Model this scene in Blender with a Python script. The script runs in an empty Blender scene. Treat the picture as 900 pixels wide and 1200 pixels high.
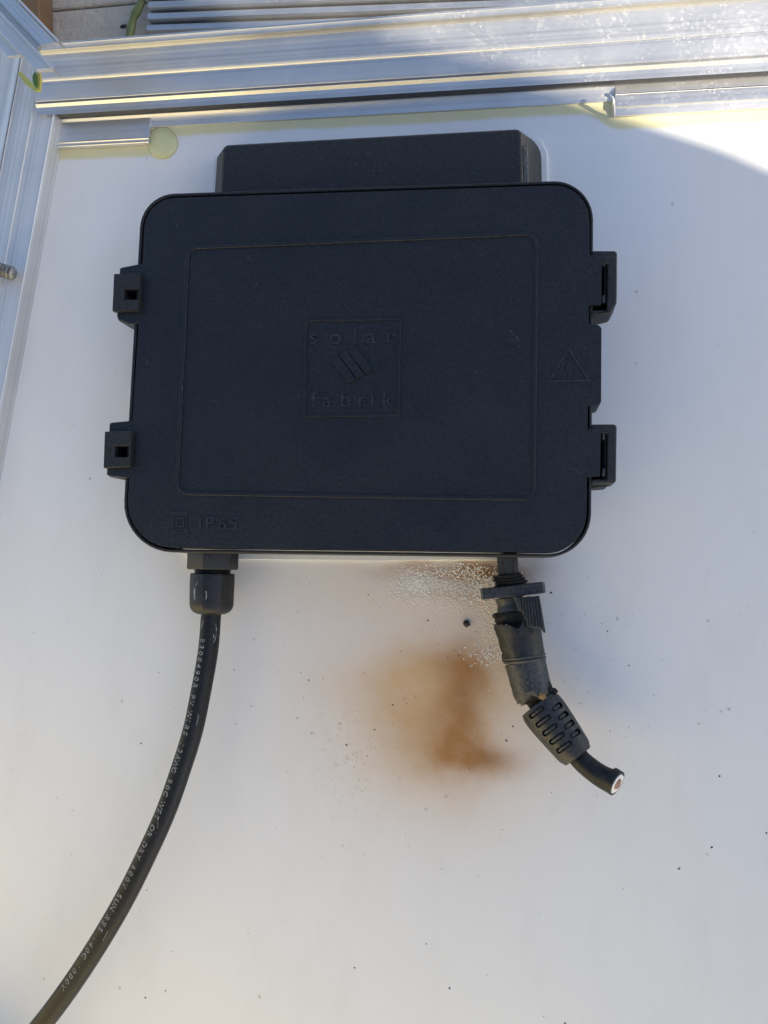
import bpy, bmesh, math, random
from mathutils import Vector, Matrix, noise
R = random.Random(7)
MM = 0.001

# ------------------------------------------------------------------ camera
F_PX, CAM_H = 903.0, 210.0                      # focal length in photo pixels, height above the backsheet in mm
nad = Vector((159, 66, 903)).normalized()       # towards the panel plane, (right, down, forward)
xv = Vector((5210, 90, -903)).normalized()
xv = (xv - nad * xv.dot(nad)).normalized()
Zc = Vector((-nad.x, nad.y, nad.z))             # world Z in camera axes (right, up, back)
Xc = Vector((xv.x, -xv.y, -xv.z))
Yc = Zc.cross(Xc)
M = Matrix((Xc, Yc, Zc))                        # camera -> world
scn = bpy.context.scene
cam = bpy.data.cameras.new("camera")
cam_o = bpy.data.objects.new("camera", cam)
scn.collection.objects.link(cam_o)
cam_o.matrix_world = Matrix.Translation((0, 0, CAM_H * MM)) @ M.to_4x4()
cam.sensor_fit = 'VERTICAL'; cam.sensor_height = 36; cam.lens = 36 * F_PX / 1200
cam.clip_start = 0.005; cam.clip_end = 400
scn.camera = cam_o
scn.render.resolution_x = 768; scn.render.resolution_y = 1024

# ------------------------------------------------------------------ light
SUN_H = Vector((1.60, -0.25))                 # horizontal way towards the sun per unit of height
sund = Vector((SUN_H.x, SUN_H.y, 1)).normalized()
elev = math.asin(sund.z); azim = math.atan2(sund.x, sund.y)
w = bpy.data.worlds.new("World"); scn.world = w; w.use_nodes = True
nt = w.node_tree
sky = nt.nodes.new('ShaderNodeTexSky'); sky.sky_type = 'NISHITA'; sky.sun_disc = False
sky.sun_elevation = elev; sky.sun_rotation = azim; sky.air_density = 1.0; sky.dust_density = 1.0; sky.ozone_density = 1.0
nt.links.new(sky.outputs[0], nt.nodes['Background'].inputs[0])
nt.nodes['Background'].inputs[1].default_value = 0.088
sun = bpy.data.lights.new("sun", 'SUN'); sun.energy = 4.9; sun.angle = math.radians(0.5); sun.color = (1, 0.89, 0.72)
sun_o = bpy.data.objects.new("sun", sun); scn.collection.objects.link(sun_o)
sun_o.rotation_euler = sund.to_track_quat('Z', 'Y').to_euler()
scn.view_settings.view_transform = 'Standard'; scn.view_settings.look = 'None'
scn.view_settings.gamma = 1; scn.view_settings.use_curve_mapping = False
scn.view_settings.exposure = 1.42

# ------------------------------------------------------------------ helpers
def P(px, py, z=0.0):
    """point in mm at height z seen at photo pixel px, py"""
    d = M @ Vector((px - 450, -(py - 600), -F_PX))
    t = (z - CAM_H) / d.z
    return Vector((d.x * t, d.y * t, z))
def rmm(px, z): return px * (CAM_H - z) / F_PX

def tag(o, label=None, cat=None, group=None, kind=None):
    if label: o['label'] = label
    if cat: o['category'] = cat
    if group: o['group'] = group
    if kind: o['kind'] = kind
    return o
def link(o, parent=None):
    scn.collection.objects.link(o)
    if parent is not None: o.parent = parent
    return o
def empty(name, loc, label, cat, group=None):
    o = bpy.data.objects.new(name, None); link(o); o.location = Vector(loc) * MM
    o.empty_display_size = .01
    return tag(o, label, cat, group)
def mesh(name, verts, faces, mat, parent=None, smooth=False, bevel=0, sub=0, ang=None, seg=2):
    """verts in mm, world coordinates; the object is placed so that it stays in place under its parent"""
    off = Vector((0, 0, 0))
    p = parent
    while p is not None: off += p.location; p = p.parent
    vs = [Vector(v) * MM for v in verts]
    if parent is None:
        c = sum(vs, Vector()) / len(vs); c.z = min(v.z for v in vs)
    else: c = Vector(off)
    me = bpy.data.meshes.new(name)
    me.from_pydata([v - c for v in vs], [], faces)
    bm = bmesh.new(); bm.from_mesh(me)
    bmesh.ops.recalc_face_normals(bm, faces=bm.faces); bm.to_mesh(me); bm.free()
    me.materials.append(mat)
    if smooth or bevel:
        for f in me.polygons: f.use_smooth = True
    o = bpy.data.objects.new(name, me); link(o, parent)
    if parent is None: o.location = c
    if bevel:
        b = o.modifiers.new('bevel', 'BEVEL'); b.width = bevel * MM; b.segments = seg; b.limit_method = 'ANGLE'
        b.angle_limit = math.radians(35); b.harden_normals = True
    elif smooth and ang:
        me.set_sharp_from_angle(angle=math.radians(ang))
    if sub:
        s = o.modifiers.new('sub', 'SUBSURF'); s.levels = s.render_levels = sub
    return o
def rpoly(pts, seg=8):
    """rounded polygon in picture units: (x, y, r)"""
    out = []; n = len(pts)
    for i in range(n):
        p = Vector(pts[i][:2]); r = pts[i][2] if len(pts[i]) > 2 else 0
        if r <= 0: out.append((p.x, p.y)); continue
        a = (Vector(pts[i - 1][:2]) - p); b = (Vector(pts[(i + 1) % n][:2]) - p)
        a.normalize(); b.normalize()
        ang = a.angle(b); t = r / math.tan(ang / 2)
        c = p + (a + b).normalized() * (r / math.sin(ang / 2))
        s = p + a * t; e = p + b * t
        a0 = math.atan2(*(s - c).yx); a1 = math.atan2(*(e - c).yx)
        d = (a1 - a0 + math.pi) % (2 * math.pi) - math.pi
        for k in range(seg + 1):
            q = a0 + d * k / seg
            out.append((c.x + r * math.cos(q), c.y + r * math.sin(q)))
    return out
def offs(poly, d):
    """offset a closed outline outwards by d (picture units)"""
    n = len(poly); A = sum(poly[i][0] * poly[(i + 1) % n][1] - poly[(i + 1) % n][0] * poly[i][1] for i in range(n))
    s = 1 if A > 0 else -1; out = []
    for i in range(n):
        a = Vector(poly[i - 1]); p = Vector(poly[i]); b = Vector(poly[(i + 1) % n])
        u = (p - a); v = (b - p)
        if u.length < 1e-6: u = v
        if v.length < 1e-6: v = u
        u.normalize(); v.normalize()
        n1 = Vector((u.y, -u.x)) * s; n2 = Vector((v.y, -v.x)) * s
        m = (n1 + n2); m.normalize()
        out.append(tuple(p + m * d / max(.5, m.dot(n1))))
    return out
def loft(name, loops, mat, parent=None, **k):
    n = len(loops[0]); vs = [v for l in loops for v in l]; fs = []
    for j in range(len(loops) - 1):
        for i in range(n):
            fs.append((j * n + i, j * n + (i + 1) % n, (j + 1) * n + (i + 1) % n, (j + 1) * n + i))
    fs.append(tuple(range(n))[::-1]); fs.append(tuple((len(loops) - 1) * n + i for i in range(n)))
    return mesh(name, vs, fs, mat, parent, **k)
def slab(name, poly, z1, z0, mat, parent=None, grow=0, **k):
    """prism standing straight down from its outline as seen at height z1"""
    top = [P(x, y, z1) for x, y in poly]
    return loft(name, [[Vector((v.x, v.y, z0)) for v in top], top], mat, parent, **k)
def ring(name, po, pi, z1, z0, mat, parent=None, **k):
    a = [P(x, y, z1) for x, y in po]; b = [P(x, y, z1) for x, y in pi]; n = len(a)
    dn = lambda L: [Vector((v.x, v.y, z0)) for v in L]
    vs = dn(a) + a + b + dn(b); fs = []
    for i in range(n):
        j = (i + 1) % n
        for q in range(4):
            r = (q + 1) % 4
            fs.append((q * n + i, q * n + j, r * n + j, r * n + i))
    return mesh(name, vs, fs, mat, parent, **k)
def catmull(pts, per=8):
    out = []; n = len(pts)
    for i in range(n - 1):
        a = Vector(pts[max(i - 1, 0)]); b = Vector(pts[i]); c = Vector(pts[i + 1]); d = Vector(pts[min(i + 2, n - 1)])
        for k in range(per):
            t = k / per
            out.append(.5 * ((2 * b) + (c - a) * t + (2 * a - 5 * b + 4 * c - d) * t * t + (3 * b - a - 3 * c + d) * t ** 3))
    out.append(Vector(pts[-1])); return out
def frames(path):
    T = []
    for i in range(len(path)):
        t = path[min(i + 1, len(path) - 1)] - path[max(i - 1, 0)]; T.append(t.normalized())
    out = []
    for t in T:
        side = t.cross(Vector((0, 0, 1))).normalized(); up = side.cross(t).normalized()
        out.append((t, side, up))
    return out
def sweep(name, path, radii, mat, parent=None, n=28, rfun=None, caps=True, **k):
    """tube along a path (mm); rfun(i, angle) multiplies the radius"""
    fr = frames(path); vs = []; fs = []
    for i, p in enumerate(path):
        t, s, u = fr[i]
        for j in range(n):
            a = 2 * math.pi * j / n
            r = radii[i] * (rfun(i, a) if rfun else 1)
            vs.append(p + s * math.cos(a) * r + u * math.sin(a) * r)
    for i in range(len(path) - 1):
        for j in range(n):
            fs.append((i * n + j, i * n + (j + 1) % n, (i + 1) * n + (j + 1) % n, (i + 1) * n + j))
    if caps:
        fs.append(tuple(range(n))); fs.append(tuple((len(path) - 1) * n + j for j in range(n)))
    return mesh(name, vs, fs, mat, parent, **({'smooth': True, 'ang': 40} | k))
def box(c, sx, sy, sz, rot=0):
    vs = []
    for x in (-1, 1):
        for y in (-1, 1):
            for z in (-1, 1):
                v = Vector((x * sx / 2, y * sy / 2, z * sz / 2)); v.rotate(Matrix.Rotation(rot, 3, 'Z'))
                vs.append(Vector(c) + v)
    return vs, [(0, 1, 3, 2), (4, 6, 7, 5), (0, 4, 5, 1), (2, 3, 7, 6), (0, 2, 6, 4), (1, 5, 7, 3)]
def cut(o, cutters):
    """carve the cutter solids out of o and keep the result as its mesh"""
    for c in cutters:
        m = o.modifiers.new('b', 'BOOLEAN'); m.operation = 'DIFFERENCE'; m.solver = 'EXACT'; m.object = c
    bev = [m for m in o.modifiers if m.type == 'BEVEL']
    for m in bev: m.show_viewport = False
    dg = bpy.context.evaluated_depsgraph_get(); dg.update()
    me = bpy.data.meshes.new_from_object(o.evaluated_get(dg))
    for m in list(o.modifiers):
        if m.type == 'BOOLEAN': o.modifiers.remove(m)
    for m in bev: m.show_viewport = True
    o.data = me
    for c in cutters: bpy.data.objects.remove(c)
    return o
def glyphs(txt, ext=.5):
    """flat text as (verts, faces) in font units, extruded"""
    cu = bpy.data.curves.new('t', 'FONT'); cu.body = txt; cu.size = 1; cu.extrude = ext; cu.resolution_u = 3
    cu.align_x = 'CENTER'
    to = bpy.data.objects.new('t', cu); scn.collection.objects.link(to)
    dg = bpy.context.evaluated_depsgraph_get(); dg.update()
    me = bpy.data.meshes.new_from_object(to.evaluated_get(dg))
    r = ([v.co.copy() for v in me.vertices], [tuple(p.vertices) for p in me.polygons])
    bpy.data.objects.remove(to); bpy.data.meshes.remove(me); return r
def join(parts):
    V, Fc = [], []
    for v, f in parts:
        b = len(V); V += list(v); Fc += [tuple(i + b for i in q) for q in f]
    return V, Fc

# ------------------------------------------------------------------ materials
def nodes(name):
    m = bpy.data.materials.new(name); m.use_nodes = True
    nt = m.node_tree; b = nt.nodes['Principled BSDF']
    return m, nt, b
def N(nt, t, **k):
    n = nt.nodes.new(t)
    for a, v in k.items(): setattr(n, a, v)
    return n
def noise_tex(nt, vec, scale, detail=3, rough=.55):
    n = N(nt, 'ShaderNodeTexNoise'); n.inputs['Scale'].default_value = scale
    n.inputs['Detail'].default_value = detail; n.inputs['Roughness'].default_value = rough
    nt.links.new(vec, n.inputs['Vector']); return n.outputs['Fac']
def ramp(nt, fac, stops):
    r = N(nt, 'ShaderNodeValToRGB'); nt.links.new(fac, r.inputs[0])
    e = r.color_ramp.elements
    while len(e) < len(stops): e.new(.5)
    for i, (p, c) in enumerate(stops):
        e[i].position = p; e[i].color = (*c, 1) if len(c) == 3 else c
    return r.outputs[0]
def g(v): return (v, v, v)
def math_(nt, op, a, b=None, clamp=False):
    n = N(nt, 'ShaderNodeMath', operation=op); n.use_clamp = clamp
    for i, x in enumerate((a, b)):
        if x is None: continue
        if isinstance(x, (int, float)): n.inputs[i].default_value = x
        else: nt.links.new(x, n.inputs[i])
    return n.outputs[0]
def mixc(nt, fac, a, b, mode='MIX'):
    n = N(nt, 'ShaderNodeMix', data_type='RGBA', blend_type=mode)
    for i, x in ((0, fac), (6, a), (7, b)):
        if isinstance(x, (int, float)): n.inputs[i].default_value = x
        elif isinstance(x, tuple): n.inputs[i].default_value = (*x, 1)
        else: nt.links.new(x, n.inputs[i])
    return n.outputs[2]
def bump(nt, b, h, dist, strength=1, prev=None):
    n = N(nt, 'ShaderNodeBump'); n.inputs['Distance'].default_value = dist; n.inputs['Strength'].default_value = strength
    nt.links.new(h, n.inputs['Height'])
    if prev: nt.links.new(prev, n.inputs['Normal'])
    nt.links.new(n.outputs[0], b.inputs['Normal']); return n.outputs[0]
def geo_pos(nt): return N(nt, 'ShaderNodeNewGeometry').outputs['Position']
def mapped(nt, vec, scale=(1, 1, 1), rot=(0, 0, 0), loc=(0, 0, 0)):
    n = N(nt, 'ShaderNodeMapping'); n.inputs['Scale'].default_value = scale
    n.inputs['Rotation'].default_value = rot; n.inputs['Location'].default_value = loc
    nt.links.new(vec, n.inputs[0]); return n.outputs[0]

def plastic(name, base, rough, grain=1900, gd=.00011, dust=.0, dustcol=(.3, .29, .27)):
    m, nt, b = nodes(name); p = geo_pos(nt)
    g1 = noise_tex(nt, p, grain, 2); big = noise_tex(nt, p, 45, 4); mid = noise_tex(nt, p, 420, 5, .7)
    c = mixc(nt, big, tuple(x * .8 for x in base), tuple(x * 1.25 for x in base))
    gr = ramp(nt, noise_tex(nt, p, 1300, 2, .6), [(.3, g(.45)), (.7, g(1.6))])
    c = mixc(nt, 1.0, c, gr, 'MULTIPLY')
    d = ramp(nt, mid, [(.62, g(0)), (.82, g(1))])
    c = mixc(nt, math_(nt, 'MULTIPLY', d, dust), c, dustcol)
    sp = ramp(nt, noise_tex(nt, p, 1500, 1), [(.74, g(0)), (.8, g(1))])
    c = mixc(nt, math_(nt, 'MULTIPLY', sp, .25 + dust), c, (.22, .22, .22))
    nt.links.new(c, b.inputs['Base Color'])
    rr = math_(nt, 'ADD', math_(nt, 'MULTIPLY', big, .28), rough - .14); nt.links.new(rr, b.inputs['Roughness'])
    b.inputs['Specular IOR Level'].default_value = .45
    bump(nt, b, g1, gd, .8)
    return m
BLACK = plastic('black plastic', (.007, .0082, .012), .45, grain=1300, gd=.00018, dust=.035)
BLACK2 = plastic('black plastic base', (.012, .012, .014), .55, dust=.04)
GLAND = plastic('gland plastic', (.007, .0075, .009), .42, grain=900, dust=.07, dustcol=(.22, .22, .22))
GREYP = plastic('weathered connector plastic', (.032, .034, .037), .42, grain=1200, gd=.0001, dust=.1, dustcol=(.12, .115, .105))
RELIEF = plastic('dark rubber', (.02, .021, .023), .42, grain=1400, gd=.00008, dust=.12, dustcol=(.1, .1, .1))
PALER = plastic('paler black plastic', (.019, .021, .026), .42, dust=.03)  # slightly paler black for the raised lettering and marks
CHAR = plastic('charred plastic', (.008, .007, .0065), .75, grain=700, gd=.0004, dust=.15, dustcol=(.05, .04, .03))
CABLE = plastic('cable sheath', (.0075, .0078, .0095), .42, grain=1500, gd=.00005, dust=.03)
PRINT = plastic('cable print', (.22, .23, .24), .7, dust=.0)
def simple(name, c, rough=.6, metal=0, gr=800, var=.25, bd=.00005):
    m, nt, b = nodes(name); p = geo_pos(nt); n = noise_tex(nt, p, gr, 4)
    nt.links.new(mixc(nt, n, tuple(x * (1 - var) for x in c), tuple(min(1, x * (1 + var)) for x in c)), b.inputs['Base Color'])
    b.inputs['Roughness'].default_value = rough; b.inputs['Metallic'].default_value = metal
    bump(nt, b, n, bd); return m
COPPER = simple('copper strands', (.5, .32, .25), .45, .4, 1500, .5)
INSUL = simple('white insulation', (.8, .78, .75), .5)
RUST = simple('burnt copper crumb', (.22, .13, .06), .8)
SEAL = simple('white silicone sealant', (.72, .72, .7), .45, 0, 300, .1)
ASH = simple('white ash crumbs', (.8, .78, .74), .8)
SOOT = simple('soot specks', (.03, .027, .025), .8)
STEEL = simple('screw steel', (.35, .34, .33), .4, 1, 1500, .5, .0003)
LEAF = simple('leaf green', (.06, .13, .025), .5)
STEM = simple('plant stem', (.14, .16, .05), .5, 0, 200)
def yellow():
    m, nt, b = nodes('yellowed adhesive'); p = geo_pos(nt); n = noise_tex(nt, p, 120, 4)
    nt.links.new(mixc(nt, n, (.56, .54, .27), (.68, .66, .4)), b.inputs['Base Color'])
    b.inputs['Roughness'].default_value = .4; bump(nt, b, n, .0004); return m
YEL = yellow()
def alu(name, dirt=.35, angle=0.0, base=.82, rough=.24, metal=.95):
    m, nt, b = nodes(name); p = geo_pos(nt)
    rp = mapped(nt, p, rot=(0, 0, -angle))
    st = noise_tex(nt, mapped(nt, rp, (3, 2600, 2600)), 1, 3)          # drawing lines along the extrusion
    big = noise_tex(nt, p, 60, 5, .65)
    drops = N(nt, 'ShaderNodeTexVoronoi', feature='DISTANCE_TO_EDGE'); drops.inputs['Scale'].default_value = 230
    nt.links.new(p, drops.inputs['Vector'])
    vo = N(nt, 'ShaderNodeTexVoronoi'); vo.inputs['Scale'].default_value = 620; nt.links.new(p, vo.inputs['Vector'])
    sp = math_(nt, 'MAXIMUM', ramp(nt, vo.outputs['Distance'], [(.05, g(.9)), (.24, g(0))]), ramp(nt, noise_tex(nt, p, 900, 5, .7), [(.5, g(0)), (.85, g(.8))]))
    pat = ramp(nt, noise_tex(nt, p, 110, 3), [(.42, g(0)), (.58, g(1))])
    dm = math_(nt, 'MULTIPLY', math_(nt, 'MULTIPLY', sp, pat), dirt)
    c = mixc(nt, big, g(base * .8), g(base * 1.08))
    lines = ramp(nt, noise_tex(nt, mapped(nt, rp, (1.5, 900, 900)), 1, 2), [(.36, g(1)), (.5, g(0))])
    c = mixc(nt, math_(nt, 'MULTIPLY', lines, .35), c, g(base * .55))
    c = mixc(nt, dm, c, (.72, .71, .68))
    nt.links.new(c, b.inputs['Base Color'])
    nt.links.new(math_(nt, 'SUBTRACT', metal, math_(nt, 'MULTIPLY', dm, metal * .85)), b.inputs['Metallic'])
    r = math_(nt, 'ADD', rough, math_(nt, 'MULTIPLY', big, .16)); r = math_(nt, 'ADD', r, math_(nt, 'MULTIPLY', dm, .4))
    nt.links.new(r, b.inputs['Roughness'])
    x = bump(nt, b, st, .000035, .9)
    return m

# backsheet with its burn marks (they stay put whatever the light)
def gauss(nt, vec, px, py, rx, ry, amp, rot=0, pw=1.0):
    c = P(px, py) * MM; sx = rx * CAM_H / F_PX * MM; sy = ry * CAM_H / F_PX * MM
    n = N(nt, 'ShaderNodeVectorMath', operation='SUBTRACT'); nt.links.new(vec, n.inputs[0]); n.inputs[1].default_value = (c.x, c.y, 0)
    mp = mapped(nt, n.outputs[0], rot=(0, 0, rot))
    s = N(nt, 'ShaderNodeVectorMath', operation='MULTIPLY'); nt.links.new(mp, s.inputs[0]); s.inputs[1].default_value = (1 / sx, 1 / sy, 0)
    d = N(nt, 'ShaderNodeVectorMath', operation='DOT_PRODUCT'); nt.links.new(s.outputs[0], d.inputs[0]); nt.links.new(s.outputs[0], d.inputs[1])
    e = math_(nt, 'EXPONENT', math_(nt, 'MULTIPLY', math_(nt, 'POWER', d.outputs['Value'], pw), -.5))
    return math_(nt, 'MULTIPLY', e, amp)
def backsheet():
    m, nt, b = nodes('white backsheet film'); p = geo_pos(nt)
    wob = N(nt, 'ShaderNodeTexNoise'); wob.inputs['Scale'].default_value = 70; wob.inputs['Detail'].default_value = 4
    nt.links.new(p, wob.inputs['Vector'])
    o = N(nt, 'ShaderNodeVectorMath', operation='SUBTRACT'); nt.links.new(wob.outputs['Color'], o.inputs[0]); o.inputs[1].default_value = (.5, .5, .5)
    o2 = N(nt, 'ShaderNodeVectorMath', operation='SCALE'); nt.links.new(o.outputs[0], o2.inputs[0]); o2.inputs['Scale'].default_value = .008
    o3 = N(nt, 'ShaderNodeVectorMath', operation='ADD'); nt.links.new(p, o3.inputs[0]); nt.links.new(o2.outputs[0], o3.inputs[1])
    v = o3.outputs[0]
    def S(L):
        a = L[0]
        for x in L[1:]: a = math_(nt, 'ADD', a, x)
        return math_(nt, 'MINIMUM', a, 1.0)
    tan = S([gauss(nt, v, 465, 825, 95, 75, .16), gauss(nt, v, 480, 800, 60, 18, .12), gauss(nt, v, 515, 838, 56, 58, .55), gauss(nt, v, 470, 700, 80, 22, .2), gauss(nt, v, 530, 790, 80, 30, .22),
             gauss(nt, v, 520, 880, 105, 90, .24), gauss(nt, v, 420, 770, 110, 110, .13), gauss(nt, v, 590, 690, 40, 35, .28)])
    brown = S([gauss(nt, v, 538, 822, 20, 50, .68), gauss(nt, v, 500, 850, 45, 40, .22), gauss(nt, v, 566, 889, 32, 14, .68), gauss(nt, v, 525, 880, 36, 22, .3),
               gauss(nt, v, 530, 776, 38, 14, .32), gauss(nt, v, 555, 780, 12, 40, .25), gauss(nt, v, 572, 669, 32, 9, .8), gauss(nt, v, 505, 668, 55, 7, .5), gauss(nt, v, 535, 697, 30, 4, .2), gauss(nt, v, 600, 760, 14, 22, .22)])
    soot = S([gauss(nt, v, 542, 822, 10, 26, .12), gauss(nt, v, 574, 890, 16, 7, .2), gauss(nt, v, 575, 664, 22, 4, .25)])
    f1 = noise_tex(nt, p, 160, 5, .6)
    f1 = math_(nt, 'ADD', .72, math_(nt, 'MULTIPLY', f1, .56))
    base = mixc(nt, noise_tex(nt, p, 14, 3), (.71, .71, .715), (.76, .755, .75))
    c = mixc(nt, math_(nt, 'MULTIPLY', tan, f1, True), base, (.62, .42, .23))
    c = mixc(nt, math_(nt, 'MULTIPLY', brown, f1, True), c, (.36, .17, .045))
    c = mixc(nt, math_(nt, 'MULTIPLY', soot, f1, True), c, (.10, .05, .02))
    # yellowed adhesive that crept out from under the rail
    B0, B1 = P(183, 149, 0) * MM, P(713, 119, 0) * MM; U = (B1 - B0).normalized(); VV = Vector((-U.y, U.x, 0))
    def lin(axis, scale=1.0):
        n = N(nt, 'ShaderNodeVectorMath', operation='DOT_PRODUCT'); sb = N(nt, 'ShaderNodeVectorMath', operation='SUBTRACT')
        nt.links.new(p, sb.inputs[0]); sb.inputs[1].default_value = B0; nt.links.new(sb.outputs[0], n.inputs[0]); n.inputs[1].default_value = axis
        return n.outputs['Value']
    def step(x, e0, e1):
        m_ = N(nt, 'ShaderNodeMapRange', interpolation_type='SMOOTHSTEP'); nt.links.new(x, m_.inputs[0])
        m_.inputs[1].default_value = e0; m_.inputs[2].default_value = e1; return m_.outputs[0]
    ua = lin(U); va = math_(nt, 'ADD', lin(VV), math_(nt, 'MULTIPLY', math_(nt, 'SUBTRACT', noise_tex(nt, p, 90, 2), .5), .0016))
    uL = (P(181, 160, 0) * MM - B0).dot(U); uR = (P(700, 140, 0) * MM - B0).dot(U)
    wide = math_(nt, 'ADD', step(ua, uL + .0015, uL - .0005), math_(nt, 'MULTIPLY', step(ua, uR - .004, uR + .006), .85))
    wd_ = math_(nt, 'ADD', .0033, math_(nt, 'MULTIPLY', wide, .0058))
    edge = math_(nt, 'ADD', va, wd_)
    ym = step(edge, -.0006, .0009)
    ym = math_(nt, 'MAXIMUM', ym, math_(nt, 'MINIMUM', gauss(nt, v, 190, 168, 15, 17, 1.5, 0, 1.6), 1.0))
    ycol = mixc(nt, noise_tex(nt, p, 150, 3), (.62, .56, .27), (.70, .65, .38))
    c = mixc(nt, math_(nt, 'MULTIPLY', ym, .88), c, ycol)
    # faint dusty smudges and pin-point dirt
    sm = ramp(nt, noise_tex(nt, mapped(nt, p, (1, .35, 1)), 60, 6, .7), [(.5, g(0)), (.75, g(1))])
    c = mixc(nt, math_(nt, 'MULTIPLY', sm, .16), c, (.5, .48, .44))
    pin = N(nt, 'ShaderNodeTexVoronoi'); pin.inputs['Scale'].default_value = 170; nt.links.new(p, pin.inputs['Vector'])
    dots = ramp(nt, pin.outputs['Distance'], [(.04, g(1)), (.10, g(0))])
    some = ramp(nt, noise_tex(nt, p, 55, 2), [(.55, g(0)), (.6, g(1))])
    c = mixc(nt, math_(nt, 'MULTIPLY', math_(nt, 'MULTIPLY', dots, some), .5), c, (.2, .18, .16))
    fl = gauss(nt, v, 410, 880, 30, 55, 1.0)
    fk = ramp(nt, noise_tex(nt, p, 500, 5, .7), [(.55, g(0)), (.66, g(1))])
    c = mixc(nt, math_(nt, 'MULTIPLY', math_(nt, 'MULTIPLY', fl, fk), .45), c, (.4, .33, .2))
    nt.links.new(c, b.inputs['Base Color'])
    b.inputs['Roughness'].default_value = .42; b.inputs['Specular IOR Level'].default_value = .5
    res = S([gauss(nt, v, 530, 690, 48, 16, 1.0), gauss(nt, v, 592, 735, 20, 34, .8)])
    hb = math_(nt, 'MULTIPLY', noise_tex(nt, p, 1500, 3, .6), res)
    x = bump(nt, b, hb, .0007, 1)
    y = bump(nt, b, noise_tex(nt, mapped(nt, p, (1, .12, 1)), 260, 3), .00006, .6, x)
    bump(nt, b, noise_tex(nt, p, 18, 2), .0005, .5, y)
    return m
SHEET = backsheet()
def concrete():
    m, nt, b = nodes('concrete'); p = geo_pos(nt)
    n1 = noise_tex(nt, p, 25, 6, .6); n2 = noise_tex(nt, p, 260, 5, .7)
    c = mixc(nt, n1, (.50, .42, .33), (.66, .57, .46)); c = mixc(nt, math_(nt, 'MULTIPLY', n2, .4), c, (.26, .23, .20))
    nt.links.new(c, b.inputs['Base Color']); b.inputs['Roughness'].default_value = .85
    bump(nt, b, math_(nt, 'ADD', n1, n2), .0015); return m
CONC = concrete()

# ------------------------------------------------------------------ setting: ground
GZ = -8.0
def sheet(name, pts, z, mat, **k):
    return mesh(name, [Vector((x, y, z)) for x, y in pts], [tuple(range(len(pts)))], mat, **k)
go = sheet('ground', [(-60000, -60000), (60000, -60000), (60000, 60000), (-60000, 60000)], GZ - 4, CONC)
tag(go, kind='structure')
a1 = P(46, 12, GZ); a2 = P(180, -6, GZ)
# paving slabs beyond the rails, with an open joint between them
def slabpoly(pts, name='paving_slab'):
    o = slab(name, pts, GZ, GZ - 4, CONC, bevel=.8); tag(o, kind='structure'); return o
slabpoly([(-400, -300), (30, -300), (34, 17), (-400, 60)])
slabpoly([(47, 12), (1400, -110), (1400, -900), (47, -900)])
slabpoly([(46, 14.5), (60, 200), (1400, 100), (1400, -107.5)])
wd = slab('wooden_batten', [(20, -60), (44, -60), (46, 30), (24, 40)], GZ + 8, GZ, simple('old wood', (.17, .10, .05), .8, 0, 150, .4), bevel=.6)
tag(wd, 'brown weathered wooden batten beyond the top left corner', 'batten')

# ------------------------------------------------------------------ the solar panel: backsheet and rails
panel = empty('solar_panel', P(300, 300, 0), 'solar panel lying face down with white burn-stained backsheet and aluminium rails', 'solar panel')
bl = P(183, 149, 0); br = P(713, 119, 0)
ud = (br - bl).normalized(); vd = Vector((-ud.y, ud.x, 0))       # along the top rail, and outwards
c0 = bl + vd * 3
def at(u, v, z, o=c0, ud=ud, vd=vd): return o + ud * u + vd * v + Vector((0, 0, z))
bk = [at(-95, -2, 0), at(520, -2, 0), at(520, -900, 0), at(-95, -900, 0)]
mesh('backsheet', [Vector((q.x, q.y, -4)) for q in bk] + bk, [(0, 1, 2, 3), (4, 5, 6, 7), (0, 1, 5, 4), (1, 2, 6, 5), (2, 3, 7, 6), (3, 0, 4, 7)], SHEET, panel)

def section(px, ys, o, ud, vd):
    """walk a rail's cross-section in the column px: each entry (y, mode[, slope]) -> list of (v, z)"""
    out = []; v = None; z = 0.0
    C = Vector((0, 0, CAM_H))
    for (y, mode, *s) in ys:
        q = P(px, y, 0); d = q - C                       # ray C + t d ; v(t) = (C + t d - o).vd ; z = H (1 - t)
        a = (C - o).dot(vd); bb = d.dot(vd)
        if mode == 'start': z = s[0]; t = 1 - z / CAM_H; v = a + t * bb
        elif mode == 'flat': t = 1 - z / CAM_H; v = a + t * bb
        elif mode == 'up': t = (v - a) / bb; z = CAM_H * (1 - t)
        elif mode == 'slope':                            # dz = k dv
            k = s[0]; t = (CAM_H - z + k * v - k * a) / (CAM_H + k * bb); v = a + t * bb; z = CAM_H * (1 - t)
        elif mode == 'dip': v += s[0]; z += s[1]
        out.append((v, z))
    return out
def rail(name, sec, u0, u1, mat, parent, o=c0, ud=ud, vd=vd, back=4.0, bottom=-6, mitre=0, bev=.25, label=None):
    pts = list(sec) + [(sec[-1][0] + back, sec[-1][1]), (sec[-1][0] + back, bottom), (sec[0][0], bottom)]
    L = [[at(uu + (mitre * v if uu == u0 else 0), v, z, o, ud, vd) for v, z in pts] for uu in (u0, u1)]
    ob = loft(name, L, mat, parent, bevel=bev, seg=1)
    if label: ob['label'] = label
    return ob
ang_top = math.atan2(ud.y, ud.x)
ALU = alu('brushed aluminium rail', .42, ang_top, .74, .27, .84)
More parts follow.
